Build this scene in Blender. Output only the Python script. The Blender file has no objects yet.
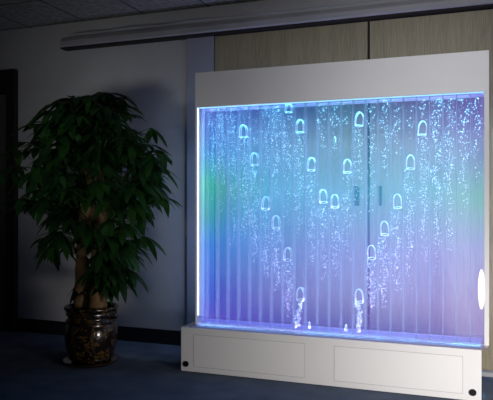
import bpy, bmesh, math, random
from mathutils import Vector, Matrix
random.seed(7)
R = random.random
PI = math.pi
C = bpy.context.scene.collection
sc = bpy.context.scene

# ------------------------------------------------------------------ helpers
def obj(name, bm, mat, parent=None, smooth=False):
    me = bpy.data.meshes.new(name)
    bm.normal_update()
    bm.to_mesh(me); bm.free()
    if smooth:
        for p in me.polygons: p.use_smooth = True
    me.materials.append(mat)
    o = bpy.data.objects.new(name, me); C.objects.link(o)
    if parent: o.parent = parent; o.location = -parent_world(parent)
    return o
def parent_world(p):
    v = Vector((0, 0, 0))
    while p: v += p.location; p = p.parent
    return v
def thing(name, label, cat, loc, group=None):
    o = bpy.data.objects.new(name, None); C.objects.link(o)
    o.location = loc; o['label'] = label; o['category'] = cat
    if group: o['group'] = group
    return o
def struct(name, bm, mat, parent=None):
    o = obj(name, bm, mat, parent)
    if not parent: o['kind'] = 'structure'
    return o
def box(bm, x0, x1, y0, y1, z0, z1, bev=0):
    g = bmesh.ops.create_cube(bm, size=1)
    vs = g['verts']
    for v in vs:
        v.co = Vector((x0 if v.co.x < 0 else x1, y0 if v.co.y < 0 else y1, z0 if v.co.z < 0 else z1))
    if bev:
        es = list({e for v in vs for e in v.link_edges})
        bmesh.ops.bevel(bm, geom=es, offset=bev, segments=2, affect='EDGES', profile=.5)
    return bm
def B(*a, **k): return box(bmesh.new(), *a, **k)
def tube(bm, pts, rads, seg=8, cap=True):
    rings = []
    n = len(pts)
    for i, p in enumerate(pts):
        p = Vector(p)
        d = (Vector(pts[min(i+1, n-1)]) - Vector(pts[max(i-1, 0)])).normalized()
        u = d.cross(Vector((0, 0, 1)))
        if u.length < .05: u = d.cross(Vector((0, 1, 0)))
        u.normalize(); w = d.cross(u)
        r = rads[i] if isinstance(rads, (list, tuple)) else rads
        rings.append([bm.verts.new(p + (u*math.cos(a) + w*math.sin(a))*r) for a in [2*PI*k/seg for k in range(seg)]])
    for a, b in zip(rings, rings[1:]):
        for k in range(seg):
            bm.faces.new((a[k], a[(k+1) % seg], b[(k+1) % seg], b[k]))
    if cap:
        bm.faces.new(rings[0][::-1]); bm.faces.new(rings[-1])
    return bm
def lathe(bm, prof, cx, cy, seg=48):
    rings = []
    for r, z in prof:
        rings.append([bm.verts.new((cx + r*math.cos(2*PI*k/seg), cy + r*math.sin(2*PI*k/seg), z)) for k in range(seg)])
    for a, b in zip(rings, rings[1:]):
        for k in range(seg):
            bm.faces.new((a[k], a[(k+1) % seg], b[(k+1) % seg], b[k]))
    bm.faces.new(rings[0][::-1]); bm.faces.new(rings[-1])
    return bm

# ------------------------------------------------------------------ materials
def lin(c): return tuple(((v/255)/12.92 if v/255 <= .04045 else ((v/255+.055)/1.055)**2.4) for v in c)
class N:
    def __init__(s, name):
        s.m = bpy.data.materials.new(name); s.m.use_nodes = True
        s.t = s.m.node_tree; s.t.nodes.clear()
        s.out = s.t.nodes.new('ShaderNodeOutputMaterial')
    def n(s, typ, ins=None, **at):
        nd = s.t.nodes.new('ShaderNode' + typ)
        for k, v in at.items(): setattr(nd, k, v)
        for k, v in (ins or {}).items():
            if isinstance(v, bpy.types.NodeSocket): s.t.links.new(v, nd.inputs[k])
            else: nd.inputs[k].default_value = v
        return nd
    def surf(s, sock): s.t.links.new(sock, s.out.inputs['Surface']); return s.m
    def obj(s, scale=(1, 1, 1), loc=(0, 0, 0)):
        tc = s.n('TexCoord')
        return s.n('Mapping', {'Vector': tc.outputs['Object'], 'Scale': scale, 'Location': loc}).outputs['Vector']
    def ramp(s, fac, stops):
        r = s.n('ValToRGB', {'Fac': fac})
        e = r.color_ramp.elements
        while len(e) < len(stops): e.new(.5)
        for el, (p, c) in zip(e, stops):
            el.position = p; el.color = (*c, 1)
        return r.outputs['Color']
def plain(name, rgb, rough=.6, metal=0, noise=0, nscale=20, bump=0, bscale=60, coat=0, stretch=(1, 1, 1), spec=.5):
    m = N(name)
    v = m.obj(stretch)
    a = lin(rgb)
    p = m.n('BsdfPrincipled', {'Base Color': (*a, 1), 'Roughness': rough, 'Metallic': metal, 'Coat Weight': coat, 'Specular IOR Level': spec})
    if noise:
        nz = m.n('TexNoise', {'Vector': v, 'Scale': nscale, 'Detail': 5.0})
        col = m.ramp(nz.outputs['Fac'], [(.3, tuple(c*(1-noise) for c in a)), (.7, tuple(min(1, c*(1+noise)) for c in a))])
        m.t.links.new(col, p.inputs['Base Color'])
    if bump:
        nb = m.n('TexNoise', {'Vector': v, 'Scale': bscale, 'Detail': 4.0})
        b = m.n('Bump', {'Height': nb.outputs['Fac'], 'Strength': bump, 'Distance': .01})
        m.t.links.new(b.outputs['Normal'], p.inputs['Normal'])
    return m.surf(p.outputs[0])

M_wall = plain('painted_wall', (172, 172, 172), .8, noise=.05, nscale=2.5, bump=.15, bscale=90)
M_shade = plain('painted_shade', (138, 142, 154), .8, noise=.04, nscale=3)
M_white = plain('white_lacquer', (212, 211, 211), .55, noise=.02, nscale=3)
M_whitep = plain('white_panel', (215, 214, 213), .55)
M_groove = plain('panel_seam', (165, 160, 160), .8)
M_black = plain('black_plastic', (14, 14, 18), .4)
M_skirt = plain('dark_skirting', (16, 18, 26), .6)
M_beam = plain('grey_trunking', (150, 150, 152), .6, noise=.12, nscale=8, stretch=(.4, 1, 1))
M_beamdark = plain('dark_trunking_edge', (26, 18, 18), .8)
M_darkwood = plain('dark_wood', (34, 21, 18), .5, noise=.3, nscale=12, stretch=(6, 6, .5))
M_metaldoor = plain('dull_grey_door', (78, 76, 76), .5, noise=.05)
M_chrome = plain('chrome', (220, 220, 225), .15, metal=1)
M_pull = plain('dark_metal_pull', (10, 12, 14), .4, metal=.3)
M_gap = plain('dark_gap', (16, 20, 26), .8)
M_soil = plain('potting_soil', (30, 22, 16), .95, noise=.5, nscale=60, bump=.8)
M_bark = plain('trunk_bark', (118, 92, 58), .8, noise=.35, nscale=14, bump=.6, bscale=30, stretch=(1, 1, .35))
M_stem = plain('green_stem', (62, 86, 40), .6)

def door_wood():
    m = N('beige_wood_grain')
    v = m.obj((1, 1, .035))
    a = m.n('TexNoise', {'Vector': v, 'Scale': 190.0, 'Detail': 3.0, 'Roughness': .7})
    v2 = m.obj((1, 1, .02))
    b = m.n('TexNoise', {'Vector': v2, 'Scale': 14.0, 'Detail': 3.0})
    b2 = m.n('Math', {0: b.outputs['Fac'], 1: .35}, operation='MULTIPLY')
    mx = m.n('Math', {0: a.outputs['Fac'], 1: b2.outputs[0]}, operation='ADD')
    h = m.n('Math', {0: mx.outputs[0], 1: .74}, operation='MULTIPLY')
    col = m.ramp(h.outputs[0], [(.34, lin((114, 106, 84))), (.5, lin((138, 128, 102))), (.66, lin((154, 143, 116)))])
    p = m.n('BsdfPrincipled', {'Base Color': col, 'Roughness': .55})
    return m.surf(p.outputs[0])
M_door = door_wood()

def ceiling_mat():
    m = N('ceiling_tiles')
    tc = m.n('TexCoord')
    sep = m.n('SeparateXYZ', {0: tc.outputs['Object']})
    def seam(s, off, sp):
        a = m.n('Math', {0: s, 1: -off}, operation='ADD')
        w = m.n('Math', {0: a.outputs[0], 1: sp}, operation='DIVIDE')
        f = m.n('Math', {0: w.outputs[0]}, operation='FRACT')
        c = m.n('Math', {0: f.outputs[0], 1: .5}, operation='SUBTRACT')
        d = m.n('Math', {0: c.outputs[0]}, operation='ABSOLUTE')
        return m.n('Math', {0: d.outputs[0], 1: .489}, operation='GREATER_THAN').outputs[0]
    s = m.n('Math', {0: seam(sep.outputs[0], -2.79, .62), 1: seam(sep.outputs[1], 4.27, .62)}, operation='MAXIMUM')
    nz = m.n('TexNoise', {'Vector': tc.outputs['Object'], 'Scale': 22.0, 'Detail': 6.0})
    col = m.ramp(nz.outputs['Fac'], [(.3, lin((118, 120, 118))), (.7, lin((168, 168, 164)))])
    mr = m.n('MixRGB', {'Fac': s.outputs[0], 'Color1': col, 'Color2': (*lin((38, 40, 44)), 1)})
    p = m.n('BsdfPrincipled', {'Base Color': mr.outputs[0], 'Roughness': .85})
    return m.surf(p.outputs[0])
def carpet_mat():
    m = N('navy_carpet')
    v = m.obj()
    a = m.n('TexNoise', {'Vector': v, 'Scale': 260.0, 'Detail': 3.0})
    b = m.n('TexNoise', {'Vector': v, 'Scale': 5.0, 'Detail': 4.0})
    s = m.n('Math', {0: a.outputs['Fac'], 1: b.outputs['Fac']}, operation='ADD')
    h = m.n('Math', {0: s.outputs[0], 1: .5}, operation='MULTIPLY')
    col = m.ramp(h.outputs[0], [(.3, lin((62, 73, 92))), (.7, lin((98, 108, 126)))])
    bp = m.n('Bump', {'Height': a.outputs['Fac'], 'Strength': .5, 'Distance': .01})
    p = m.n('BsdfPrincipled', {'Base Color': col, 'Roughness': .95, 'Normal': bp.outputs[0], 'Specular IOR Level': .1})
    return m.surf(p.outputs[0])

def acrylic(name, tint=(1, 1, 1), gloss=.06, scatter=0.0, rough=.06, frost=None):
    m = N(name)
    t = m.n('BsdfTransparent', {'Color': (*tint, 1)})
    g = m.n('BsdfGlossy', {'Color': (1, 1, 1, 1), 'Roughness': rough})
    lw = m.n('LayerWeight', {'Blend': .15})
    f = m.n('Math', {0: lw.outputs['Facing'], 1: .5}, operation='MULTIPLY')
    f2 = m.n('Math', {0: f.outputs[0], 1: gloss}, operation='ADD')
    mx = m.n('MixShader', {0: f2.outputs[0], 1: t.outputs[0], 2: g.outputs[0]})
    last = mx
    if scatter:
        d = m.n('BsdfDiffuse', {'Color': (.9, .95, 1, 1)})
        tr = m.n('BsdfTranslucent', {'Color': (.9, .95, 1, 1)})
        a = m.n('MixShader', {0: .5, 1: d.outputs[0], 2: tr.outputs[0]})
        last = m.n('MixShader', {0: scatter, 1: mx.outputs[0], 2: a.outputs[0]})
    return m.surf(last.outputs[0])
M_sheet = acrylic('clear_acrylic', (.97, .985, 1), .03)
M_fin = acrylic('acrylic_divider', (.90, .95, 1), .05, .15)
M_block = acrylic('acrylic_bar', (.92, .90, 1), .06, .05)
M_bell = acrylic('acrylic_bell', (.9, .97, 1), .10, .85)
M_bellfill = acrylic('acrylic_bell_film', (.95, .99, 1), .08, .10)
M_bubble = acrylic('air_bubbles', (1, 1, 1), .10, .82, .2)

def emit(name, rgb, s):
    m = N(name)
    e = m.n('Emission', {'Color': (*lin(rgb), 1), 'Strength': s})
    return m.surf(e.outputs[0])

# tank glow painted as emission: violet at the ends, green and cyan between
GX0, GX1, GZ0, GZ1 = -1.978, .020, .335, 1.94
def glow_mat():
    m = N('tank_glow')
    tc = m.n('TexCoord')
    sep = m.n('SeparateXYZ', {0: tc.outputs['Object']})
    u = m.n('MapRange', {'Value': sep.outputs[0], 1: GX0, 2: GX1, 3: 0.0, 4: 1.0}).outputs[0]
    v = m.n('MapRange', {'Value': sep.outputs[2], 1: GZ0, 2: GZ1, 3: 0.0, 4: 1.0}).outputs[0]
    def rp(st): return m.ramp(v, [(p, lin(c)) for p, c in st])
    cols = [  # u, stops bottom..top
        (0.00, [(0, (120, 90, 205)), (.12, (60, 90, 205)), (.36, (40, 120, 205)), (.50, (20, 165, 120)), (.66, (15, 195, 100)), (.80, (20, 130, 175)), (.88, (50, 100, 180)), (1, (95, 95, 190))]),
        (0.10, [(0, (100, 75, 200)), (.15, (55, 65, 190)), (.40, (20, 120, 205)), (.62, (5, 145, 150)), (.8, (25, 120, 190)), (1, (75, 80, 180))]),
        (0.30, [(0, (95, 82, 190)), (.15, (75, 66, 165)), (.36, (65, 105, 185)), (.62, (45, 150, 195)), (.82, (35, 105, 165)), (1, (50, 85, 160))]),
        (0.55, [(0, (115, 105, 190)), (.12, (100, 88, 165)), (.35, (110, 120, 195)), (.60, (75, 155, 190)), (.85, (55, 105, 130)), (1, (50, 95, 130))]),
        (0.80, [(0, (125, 110, 190)), (.12, (130, 105, 175)), (.35, (135, 130, 200)), (.62, (80, 160, 185)), (.85, (85, 100, 150)), (1, (90, 88, 150))]),
        (1.00, [(0, (140, 115, 190)), (.15, (150, 120, 185)), (.38, (140, 140, 200)), (.58, (85, 165, 155)), (.72, (90, 125, 165)), (.88, (100, 80, 165)), (1, (100, 80, 160))]),
    ]
    col = rp(cols[0][1])
    for i in range(1, len(cols)):
        f = m.n('MapRange', {'Value': u, 1: cols[i-1][0], 2: cols[i][0], 3: 0.0, 4: 1.0}).outputs[0]
        col = m.n('MixRGB', {'Fac': f, 'Color1': col, 'Color2': rp(cols[i][1])}).outputs[0]
    e = m.n('Emission', {'Color': col, 'Strength': GLOW})
    t = m.n('BsdfTransparent', {'Color': (.80, .88, .97, 1)})
    a = m.n('AddShader', {0: t.outputs[0], 1: e.outputs[0]})
    return m.surf(a.outputs[0])
GLOW = .47
M_glow = glow_mat()

def leaf_mat():
    m = N('leaf_green')
    v = m.obj()
    nz = m.n('TexNoise', {'Vector': v, 'Scale': 5.0, 'Detail': 2.0})
    col = m.ramp(nz.outputs['Fac'], [(.35, lin((14, 42, 18))), (.65, lin((44, 88, 34)))])
    p = m.n('BsdfPrincipled', {'Base Color': col, 'Roughness': .45})
    tr = m.n('BsdfTranslucent', {'Color': (*lin((50, 120, 40)), 1)})
    mx = m.n('MixShader', {0: .2, 1: p.outputs[0], 2: tr.outputs[0]})
    return m.surf(mx.outputs[0])
M_leaf = leaf_mat()
def glaze_mat():
    m = N('brown_glaze')
    v = m.obj()
    nz = m.n('TexNoise', {'Vector': v, 'Scale': 16.0, 'Detail': 2.0, 'Distortion': 1.6})
    col = m.ramp(nz.outputs['Fac'], [(.52, lin((22, 12, 9))), (.58, lin((96, 72, 34))), (.66, lin((32, 17, 10)))])
    b = m.n('Bump', {'Height': nz.outputs['Fac'], 'Strength': .3, 'Distance': .01})
    p = m.n('BsdfPrincipled', {'Base Color': col, 'Roughness': .22, 'Coat Weight': .6, 'Coat Roughness': .08, 'Normal': b.outputs[0]})
    return m.surf(p.outputs[0])
def glaze_plain():
    return plain('dark_brown_glaze', (40, 22, 14), .2, coat=.6)
M_glaze, M_glaze2 = glaze_mat(), glaze_plain()

# ------------------------------------------------------------------ room
YW = 4.92          # face of the back wall
ZC = 2.905
XL, XR, YB = -5.2, 2.2, -1.2
struct('floor', B(XL-.1, XR+.1, YB-.1, YW+.2, -.08, 0), carpet_mat())
struct('ceiling', B(XL-.1, XR+.1, YB-.1, YW+.2, ZC, ZC+.08), ceiling_mat())
struct('wall_back', B(XL-.1, XR+.1, YW, YW+.15, 0, ZC), M_wall)
struct('wall_left', B(XL-.1, XL, YB, YW, 0, ZC), M_wall)
struct('wall_right', B(XR, XR+.1, YB, YW, 0, ZC), M_wall)
struct('wall_front', B(XL, XR, YB-.1, YB, 0, ZC), M_wall)
struct('baseboard_back', B(-4.16, -2.05, YW-.018, YW, 0, .125, bev=.003), M_skirt)
# boxed trunking along the top of the wall
bm = bmesh.new()
prof = [(YW, 2.655), (YW-.115, 2.655), (YW-.125, 2.665), (YW-.125, 2.705), (YW-.095, 2.745), (YW, 2.765)]
x0, x1 = -3.62, XR
va = [bm.verts.new((x0 + (0.0 if i in (0, 5) else .02), y, z)) for i, (y, z) in enumerate(prof)]
vb = [bm.verts.new((x1, y, z)) for y, z in prof]
for i in range(len(prof)):
    j = (i+1) % len(prof)
    bm.faces.new((va[i], va[j], vb[j], vb[i]))
bm.faces.new(va[::-1]); bm.faces.new(vb)
bmesh.ops.recalc_face_normals(bm, faces=bm.faces)
t1 = struct('trim_1', bm, M_beam)
obj('rail', B(-3.61, XR, YW-.105, YW-.012, 2.643, 2.655), M_beamdark, t1)
obj('cable', tube(bmesh.new(), [(-3.5 + .2*i, YW-.115 + .006*math.sin(i*1.7), 2.763 + .004*math.sin(i*2.3)) for i in range(29)], .006, 6), M_beam, t1)
# shade painted as a blue-grey strip between plain wall and sliding doors
struct('shade_strip', B(-2.365, -2.112, YW-.03, YW, .0, 2.643), M_shade)

# sliding doors behind the bubble wall
def sliding_door(n, xa, xb, y, px, pw):
    d = struct('door_%d' % n, B(xa, xb, y, y+.028, .02, 2.636), M_door)
    h = obj('recessed_pull', B(px-pw/2, px+pw/2, y-.004, y+.002, 1.215, 1.365, bev=.0015), M_pull, d)
    obj('pull_cup', B(px-pw/2+.006, px+pw/2-.006, y-.006, y-.003, 1.225, 1.355), M_black, h)
    return d
XG = -.812
sliding_door(2, -2.100, XG-.010, YW-.032, -.902, .042)
sliding_door(3, XG+.010, 1.10, YW-.032, -.725, .030)
struct('trim_6', B(-.3, 1.2, YW-.13, YW-.04, .0, .03, bev=.004), M_beam)
struct('trim_3', B(-2.112, 1.12, YW-.003, YW-.001, .0, 2.643), M_gap)

# door at the far left
d = struct('door_1', B(-5.04, -4.30, YW-.03, YW-.002, .01, 2.27), M_metaldoor)
f = struct('trim_4', B(-4.27, -4.175, YW-.06, YW, 0, 2.51), M_darkwood)
struct('trim_5', B(-5.15, -4.27, YW-.06, YW, 2.28, 2.51), M_darkwood)
for z in (1.18, .70):
    bm = tube(bmesh.new(), [(-4.39, YW-.03, z), (-4.39, YW-.05, z)], .028, 20)
    obj('lock_cylinder', bm, M_chrome, d)
obj('door_closer', B(-4.75, -4.36, YW-.085, YW-.06, 2.375, 2.40, bev=.004), M_chrome, f)

# ------------------------------------------------------------------ bubble wall
YF = 4.26
bw = thing('bubble_fountain', 'tall white-framed water bubble wall glowing blue and violet in front of the sliding doors', 'bubble fountain', (-1.0, 4.36, 0)); bw['kind'] = 'thing'
base = obj('base_cabinet', B(-2.065, .004, 4.17, 4.55, .004, .324, bev=.003), M_white, bw)
for xa, xb in ((-1.963, -1.125), (-.924, -.1045)):
    bm = bmesh.new()
    g = .003
    for q in ((xa, xb, .275, .275+g), (xa, xb, .045-g, .045), (xa, xa+g, .045, .275), (xb-g, xb, .045, .275)):
        box(bm, q[0], q[1], 4.1692, 4.172, q[2], q[3])
    s = obj('panel_seam', bm, M_groove, None)
    p = obj('access_panel', B(xa+g, xb-g, 4.1688, 4.1715, .045, .275), M_whitep, bw)
    s.parent = p; s.location = -parent_world(p)
for x in (-2.022, -.046):
    bm = tube(bmesh.new(), [(x, 4.172, .058), (x, 4.162, .058)], .021, 24)
    obj('round_plug', bm, M_black, bw)
# header: hollow box, open underneath
bm = bmesh.new()
HX0, HX1, HZ0, HZ1 = -1.993, .049, 1.944, 2.203
box(bm, HX0, HX1, YF, YF+.015, HZ0, HZ1, bev=.002)
box(bm, HX0, HX1, YF+.225, YF+.24, HZ0, HZ1)
box(bm, HX0, HX0+.015, YF+.015, YF+.225, HZ0, HZ1)
box(bm, HX1-.015, HX1, YF+.015, YF+.225, HZ0, HZ1)
box(bm, HX0+.015, HX1-.015, YF+.015, YF+.225, HZ1-.015, HZ1)
box(bm, HX0+.015, HX1-.015, 4.36, YF+.225, HZ0, HZ0+.01)
obj('header', bm, M_white, bw)
obj('side_post', B(-1.993, -1.978, YF, YF+.14, .336, 1.944, bev=.002), M_white, bw)
obj('side_post', B(.020, .049, YF, YF+.14, .336, 1.944, bev=.002), M_white, bw)
# acrylic tray the tank stands on
obj('tray_lip', B(-2.0, .045, 4.185, 4.44, .324, .338, bev=.002), M_block, bw)
obj('tank_foot', B(-1.978, .020, YF+.006, YF+.0145, .3385, .398, bev=.002), M_block, bw)
# tank
YT0, YT1 = 4.275, 4.350
tank = obj('front_sheet', B(GX0, GX1, YT0, YT0+.006, .337, HZ0+.03), M_sheet, bw)
gd = obj('glow_sheet', B(GX0, GX1, YT1, YT1+.0005, .337, HZ0+.03), M_glow, bw)  # thin sheet added to carry the painted tank glow
P, X0 = .0843, -2.0023
for k in range(1, 24):
    x = X0 + k*P
    obj('divider', B(x-.003, x+.003, YT0+.0065, YT1-.001, .338, HZ0+.02), M_fin, bw)
# LED strips round the edge
obj('led_strip', B(-1.9775, -1.969, YT0-.008, YT0-.001, .40, 1.944), emit('led_white', (200, 215, 255), 2.6), bw)
obj('led_strip', B(-1.974, .018, YF+.004, YF+.010, 1.936, 1.943), emit('led_cyan', (150, 215, 255), 1.3), bw)
obj('led_strip', B(-1.974, .018, YF-.004, YF+.002, .3385, .342), emit('led_blue', (190, 180, 250), .9), bw)
bm = bmesh.new()
bmesh.ops.create_uvsphere(bm, u_segments=20, v_segments=14, radius=1)
for v in bm.verts: v.co = Vector((.004 + v.co.x*.021, 4.262 + v.co.y*.010, .690 + v.co.z*.128))
obj('glare_oval', bm, emit('glare_white', (235, 235, 255), 1.6), bw, smooth=True)  # glowing oval added for the white glare by the right post

# bubble catchers: arched acrylic bells
def pxz(y, x):  # height on the tank plane for a stated image row at tank position x
    depth = 4.30*.9373 - x*.3486
    return 1.25 - (y-201)*depth/630
bells = [(4, 131), (5, 159), (6, 203), (7, 222), (8, 254), (9, 294), (9, 126), (10, 164), (11, 196), (12, 201),
         (14, 119), (13, 166), (19, 128), (18, 162), (17, 201), (16, 228), (15, 252), (14, 296), (8, 108)]
rb = random.Random(3)
for k, y in bells:
    cx = X0 + (k+.5)*P + rb.uniform(-.006, .006)
    cz = pxz(y, cx)
    w, h = .0255, .045
    if (k, y) == (8, 108): w, h = .022, .030
    def arch(w, h, n=14):
        pts = [(-w, -h), (-w*1.02, -h*.35)]
        for i in range(n+1):
            a = PI - PI*i/n
            pts.append((w*math.cos(a), h*.05 + (h*.95)*math.sin(a)))
        return pts + [(w*1.02, -h*.35), (w, -h)]
    ap = arch(w, h)
    bm = bmesh.new()
    ang = rb.uniform(-.08, .08)
    def T(px, pz, y): return (cx + px*math.cos(ang) - pz*math.sin(ang), y, cz + px*math.sin(ang) + pz*math.cos(ang))
    tube(bm, [T(a, b, YT0+.018) for a, b in ap], .0034, 6)
    tube(bm, [T(a, b, YT0+.052) for a, b in ap], .0024, 6)
    ring = [T(w*math.cos(t), -h + .007*math.sin(t), YT0+.035+.017*math.sin(t)) for t in [2*PI*i/16 for i in range(17)]]
    tube(bm, ring, .0028, 6)
    bell = obj('bubble_catcher', bm, M_bell, bw, smooth=True)
    bm = bmesh.new()
    va = [bm.verts.new(T(a, b, YT0+.018)) for a, b in ap]; vb = [bm.verts.new(T(a, b, YT0+.052)) for a, b in ap]
    for i in range(len(ap)-1): bm.faces.new((va[i], va[i+1], vb[i+1], vb[i]))
    obj('bell_shell', bm, M_bellfill, bell, smooth=True)

for x, y in ((-1.224, 327), (-.78, 327), (-1.13, 329), (-.87, 331)):
    z = .400
    bm = lathe(bmesh.new(), [(.010, z-.045), (.010, z-.012), (.006, z-.008), (.006, z)], x, YT0+.03, 12)
    obj('air_nozzle', bm, M_bell, bw, smooth=True)

# rising bubbles
streams = {  # channel: [(row top, row bottom, density, fade)]
 0: [(107, 190, .55)], 1: [(107, 200, .8)], 2: [(107, 212, 1.0)], 3: [(107, 250, 1.0)],
 4: [(107, 124, .6), (137, 240, 1.35)], 5: [(108, 150, .35), (166, 262, 1.5)], 6: [(104, 190, .9), (210, 278, 1.25)],
 7: [(104, 200, 1.1), (229, 292, 1.35)], 8: [(115, 225, .9), (262, 318, 1.6)], 9: [(134, 240, 1.1), (300, 328, 3.4)],
 10: [(172, 275, .8)], 11: [(100, 150, .5), (204, 285, .8)], 12: [(100, 158, .6), (208, 282, .8)], 13: [(100, 130, .3), (173, 262, .7)],
 14: [(127, 225, .7), (302, 328, 3.4)], 15: [(100, 230, .5), (259, 318, 1.6)], 16: [(99, 175, .7), (235, 308, 1.3)],
 17: [(99, 160, .5), (208, 292, 1.0)], 18: [(105, 140, .25), (169, 290, 1.0)], 19: [(98, 120, .5), (135, 262, 1.2)], 20: [(98, 275, 1.2)],
 21: [(98, 250, 1.0)], 22: [(97, 215, .75)], 23: [(96, 185, .55)]}
ico = bmesh.new(); bmesh.ops.create_icosphere(ico, subdivisions=1, radius=1)
iv = [v.co.copy() for v in ico.verts]; fi = [[v.index for v in f.verts] for f in ico.faces]; ico.free()
verts, faces = [], []
rs = random.Random(11)
for k, segs in streams.items():
    cx = X0 + (k+.5)*P
    for ya, yb, dens in segs:
        za, zb = min(pxz(ya, cx), 1.935), pxz(yb, cx)
        n = int((za-zb)*150*dens*2.1)
        tight = dens > 2
        c0 = rs.uniform(-.008, .008); ph = rs.uniform(0, 6)
        for _ in range(n):
            t = rs.random()
            if not tight and rs.random() < max(0, (t-.55))*1.6: t *= rs.random()
            z = za + (zb-za)*t
            w = .017 if tight else .033*(1-.45*t)
            x = cx + c0 + .008*math.sin(z*22+ph) + max(-1.15, min(1.15, rs.gauss(0, .62)))*w
            x = max(X0+k*P+.007, min(X0+(k+1)*P-.007, x))
            x = max(GX0+.008, min(GX1-.006, x))
            y = rs.uniform(YT0+.012, YT1-.012)
            r = rs.choice((.0018, .0021, .0024, .0027, .0031, .004))
            if tight: r *= 1.25
            b = len(verts); sq = rs.uniform(.8, 1.2)
            verts += [(x + c.x*r, y + c.y*r, z + c.z*r*sq) for c in iv]
            faces += [[b+i for i in f] for f in fi]
me = bpy.data.meshes.new('bubbles'); me.from_pydata(verts, [], faces); me.materials.append(M_bubble)
for p in me.polygons: p.use_smooth = True
bo = bpy.data.objects.new('bubbles', me); C.objects.link(bo); bo.parent = bw; bo.location = -bw.location
bo['kind'] = 'stuff'; bo['label'] = 'streams of tiny rising air bubbles'

# ------------------------------------------------------------------ potted plant
PX, PY = -2.83, 4.16
pl = thing('potted_money_tree', 'large leafy potted money tree with thick twin trunks in a dark brown glazed pot', 'plant', (PX, PY, 0))
lat = [(.125, .012), (.15, .02), (.172, .06), (.195, .13), (.203, .2), (.200, .26), (.188, .30), (.178, .315), (.186, .325), (.188, .335), (.178, .347), (.176, .365), (.186, .378), (.188, .386), (.18, .395), (.192, .41), (.205, .418), (.207, .435), (.2, .442), (.185, .438), (.178, .41), (.17, .40)]
pot = obj('pot', lathe(bmesh.new(), lat, PX, PY, 64), M_glaze, pl, smooth=True)
for z, r in ((.33, .189), (.382, .189), (.05, .172)):
    bm = bmesh.new()
    tube(bm, [(PX + r*math.cos(2*PI*i/48), PY + r*math.sin(2*PI*i/48), z) for i in range(49)], .006, 6)
    obj('raised_band', bm, M_glaze2, pot, smooth=True)
for s in (-1, 1):
    bm = tube(bmesh.new(), [(PX+s*.195, PY, .415), (PX+s*.222, PY, .410), (PX+s*.228, PY, .385), (PX+s*.218, PY, .362), (PX+s*.182, PY, .352)], .011, 8)
    obj('pot_handle', bm, M_glaze2, pot, smooth=True)
obj('saucer', lathe(bmesh.new(), [(.15, .002), (.19, .004), (.215, .028), (.212, .031), (.185, .014), (.12, .0115)], PX, PY, 48), M_glaze2, pl, smooth=True)
obj('soil', lathe(bmesh.new(), [(.174, .398), (.174, .412), (.1, .424), (.02, .428)], PX, PY, 32), M_soil, pl)
trunks = [[(-.095, 0, .39), (-.09, .01, .55), (-.085, 0, .8), (-.07, .01, 1.05), (-.03, 0, 1.35), (0, .02, 1.65)],
          [(.075, -.03, .39), (.07, -.02, .52), (.045, 0, .7), (.06, .02, .95), (.08, .03, 1.25), (.07, 0, 1.6)],
          [(0, .09, .39), (-.01, .09, .6), (.0, .06, .9), (-.03, .05, 1.2), (-.08, .04, 1.5)]]
trad = [[.066, .058, .053, .05, .042, .03], [.078, .066, .052, .048, .04, .028], [.05, .045, .04, .036, .03]]
tips = []
for pts, rad in zip(trunks, trad):
    p2 = [(PX+a, PY+b, c) for a, b, c in pts]
    # finer rings with gentle bark swelling
    P3, R3 = [], []
    for (a, ra), (b, rb2) in zip(zip(p2, rad), list(zip(p2, rad))[1:]):
        for i in range(6):
            t = i/6
            P3.append(tuple(a[j] + (b[j]-a[j])*t for j in range(3))); R3.append((ra + (rb2-ra)*t)*(1+.05*math.sin(len(P3)*1.9)))
    P3.append(p2[-1]); R3.append(rad[-1])
    obj('trunk', tube(bmesh.new(), P3, R3, 14), M_bark, pl, smooth=True)
    tips += P3[10:]
rp = random.Random(21)
leaf, stem = bmesh.new(), bmesh.new()
def leaflet(o, d, L, W, droop):
    d = d.normalized()
    side = d.cross(Vector((0, 0, 1)))
    if side.length < .1: side = Vector((1, 0, 0))
    side.normalize()
    prof = [(0, .08), (.15, .35), (.35, .8), (.58, 1), (.8, .7), (.93, .3), (1, 0.02)]
    rows = []
    for t, wf in prof:
        c = o + d*(L*t) + Vector((0, 0, -droop*L*t*t))
        up = Vector((0, 0, 1))*.22*W*wf
        rows.append([leaf.verts.new(c - side*W*wf + up), leaf.verts.new(c), leaf.verts.new(c + side*W*wf + up)])
    for a, b in zip(rows, rows[1:]):
        for i in (0, 1):
            f = leaf.faces.new((a[i], a[i+1], b[i+1], b[i])); f.smooth = True
prof_r = [(.50, .14), (.65, .26), (.8, .34), (.95, .40), (1.1, .50), (1.3, .60), (1.5, .63), (1.7, .58), (1.88, .46), (2.02, .28), (2.12, .08)]
def rad_at(z):
    for (a, ra), (b, rb2) in zip(prof_r, prof_r[1:]):
        if a <= z <= b: return ra + (rb2-ra)*(z-a)/(b-a)
    return .1
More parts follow.
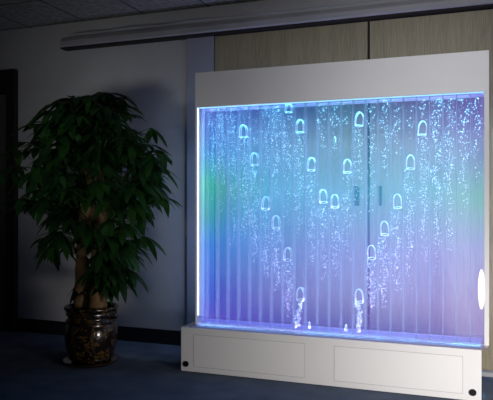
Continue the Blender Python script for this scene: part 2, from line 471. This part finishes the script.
for i in range(270):
    z = .60 + 1.49*(rp.random()**.70)
    ang = rp.uniform(0, 2*PI)
    rr = rad_at(z)*(rp.random()**.45)*(rp.uniform(.95, 1.2) if rp.random() < .3 else rp.uniform(.8, 1.0))
    if z < .95:
        ang = rp.uniform(-1.0, 1.0) if rp.random() < .75 else ang
    cpt = Vector((PX + .01 + rr*math.cos(ang), PY + rr*math.sin(ang)*.86, z))
    zs = z - .05 - .25*rp.random()
    tp = Vector(min(tips, key=lambda q: (q[2]-zs)**2*4 + (q[0]-cpt.x)**2 + rp.random()*.03))
    mid = (tp + cpt)/2 + Vector((0, 0, .06))
    if (cpt-tp).length < .75:
        tube(stem, [tp, mid, cpt], [.006, .004, .003], 5, cap=False)
    out = Vector((math.cos(ang), math.sin(ang), 0))
    n = rp.choice((5, 6, 7))
    tilt = rp.uniform(-.8, .15)
    a0 = rp.uniform(0, 6)
    for j in range(n):
        a = a0 + 2*PI*j/n
        d = Vector((math.cos(a), math.sin(a), tilt)) + out*.45
        L = rp.uniform(.13, .22)
        tipy = cpt.y + d.normalized().y*L
        if tipy > YW-.04: continue
        leaflet(cpt, d, L*rp.uniform(.75, 1.1), L*rp.uniform(.13, .19), rp.uniform(.15, .75))
# the long leaves reaching out over the wall on the tank side
for (x, z, n, L) in ((.60, 1.50, 5, .22), (.57, 1.36, 5, .22), (.50, 1.62, 5, .2), (.50, 1.2, 5, .2), (.36, .72, 6, .19), (.40, .86, 6, .19), (.28, .66, 6, .18), (.42, 1.02, 5, .18)):
    cpt = Vector((PX + x - .1, PY - .05, z + .06))
    tp = Vector(min(tips, key=lambda q: (q[2]-z+.05)**2 - q[0]*.3))
    tube(stem, [tp, (tp+cpt)/2 + Vector((0, 0, .05)), cpt], [.006, .004, .003], 5, cap=False)
    for j in range(n):
        a = -1.2 + 2.4*j/(n-1)
        leaflet(cpt, Vector((math.cos(a), math.sin(a)*.8, -.35 - .25*abs(a))), L*rp.uniform(.8, 1.05), L*.17, rp.uniform(.2, .5))
obj('stems', stem, M_stem, pl, smooth=True)
obj('foliage', leaf, M_leaf, pl, smooth=True)

# ------------------------------------------------------------------ lights
def area(name, loc, target, sx, sy, power, col, spread=180, shape='RECTANGLE'):
    l = bpy.data.lights.new(name, 'AREA'); l.shape = shape; l.size = sx; l.size_y = sy
    l.energy = power; l.color = lin(col); l.spread = math.radians(spread)
    o = bpy.data.objects.new(name, l); C.objects.link(o)
    o.location = loc
    o.rotation_euler = (Vector(target) - Vector(loc)).to_track_quat('-Z', 'Y').to_euler()
    return o
XM = (GX0+GX1)/2
# LED bars inside header and base that shine along the channels
area('header_led_bar', (XM, 4.31, 2.15), (XM, 4.31, 0), 1.95, .045, 6.5, (112, 220, 255), 5)
area('foot_led_bar', (XM, 4.31, .345), (XM, 4.31, 3), 1.95, .05, 4, (210, 200, 255), 10)
area('foot_glow', (XM, 4.31, .345), (XM, 4.31, 3), 1.95, .03, .8, (235, 200, 255), 50)
# area lights added behind the tank to wash the doors
area('header_wash', (XM, 4.43, 1.935), (XM, 4.86, .9), 1.9, .04, 8, (200, 225, 255), 150)
area('foot_wash', (XM, 4.47, .36), (XM, 4.86, 1.2), 1.9, .04, 6, (210, 200, 255), 150)
area('left_wash', (-1.93, 4.43, 1.2), (-1.3, 4.86, 1.2), .04, 1.2, 1.2, (60, 190, 200), 150)
area('right_wash', (-.02, 4.43, 1.2), (-.7, 4.86, 1.2), .04, 1.2, 3, (225, 220, 255), 150)
# unseen light added low at the right to brighten the base
area('low_right_light', (1.3, 2.2, .55), (-.35, 4.2, .08), .7, .5, 16.5, (255, 250, 246), 75)
# unseen light added high on the camera side, right, for the header
area('high_right_light', (.2, 1.6, 2.8), (-.4, 4.5, 1.75), 1.2, .3, 9.0, (249, 249, 255), 66)
# faint unseen light added to throw the plant's shadow up the wall
area('low_shadow_light', (-2.35, .5, 1.05), (-3.1, 4.9, 2.0), .55, .55, 1.5, (248, 248, 250), 42)
w = bpy.data.worlds.new('world'); sc.world = w; w.use_nodes = True
w.node_tree.nodes['Background'].inputs[0].default_value = (.5, .55, .7, 1)
w.node_tree.nodes['Background'].inputs[1].default_value = .01

# ------------------------------------------------------------------ camera
cam = bpy.data.cameras.new('camera'); co = bpy.data.objects.new('camera', cam); C.objects.link(co)
cam.sensor_width = 36; cam.sensor_fit = 'HORIZONTAL'; cam.lens = 630/493*36
cam.clip_start = .05
co.location = (0, 0, 1.25)
co.rotation_euler = (PI/2, 0, math.atan2(.3486, .9373))
cam.shift_y = 1/493
sc.camera = co
sc.view_settings.view_transform = 'Standard'; sc.view_settings.look = 'None'
sc.view_settings.exposure = 0; sc.view_settings.gamma = 1; sc.view_settings.use_curve_mapping = False
sc.cycles.transparent_max_bounces = 40
sc.cycles.max_bounces = 8
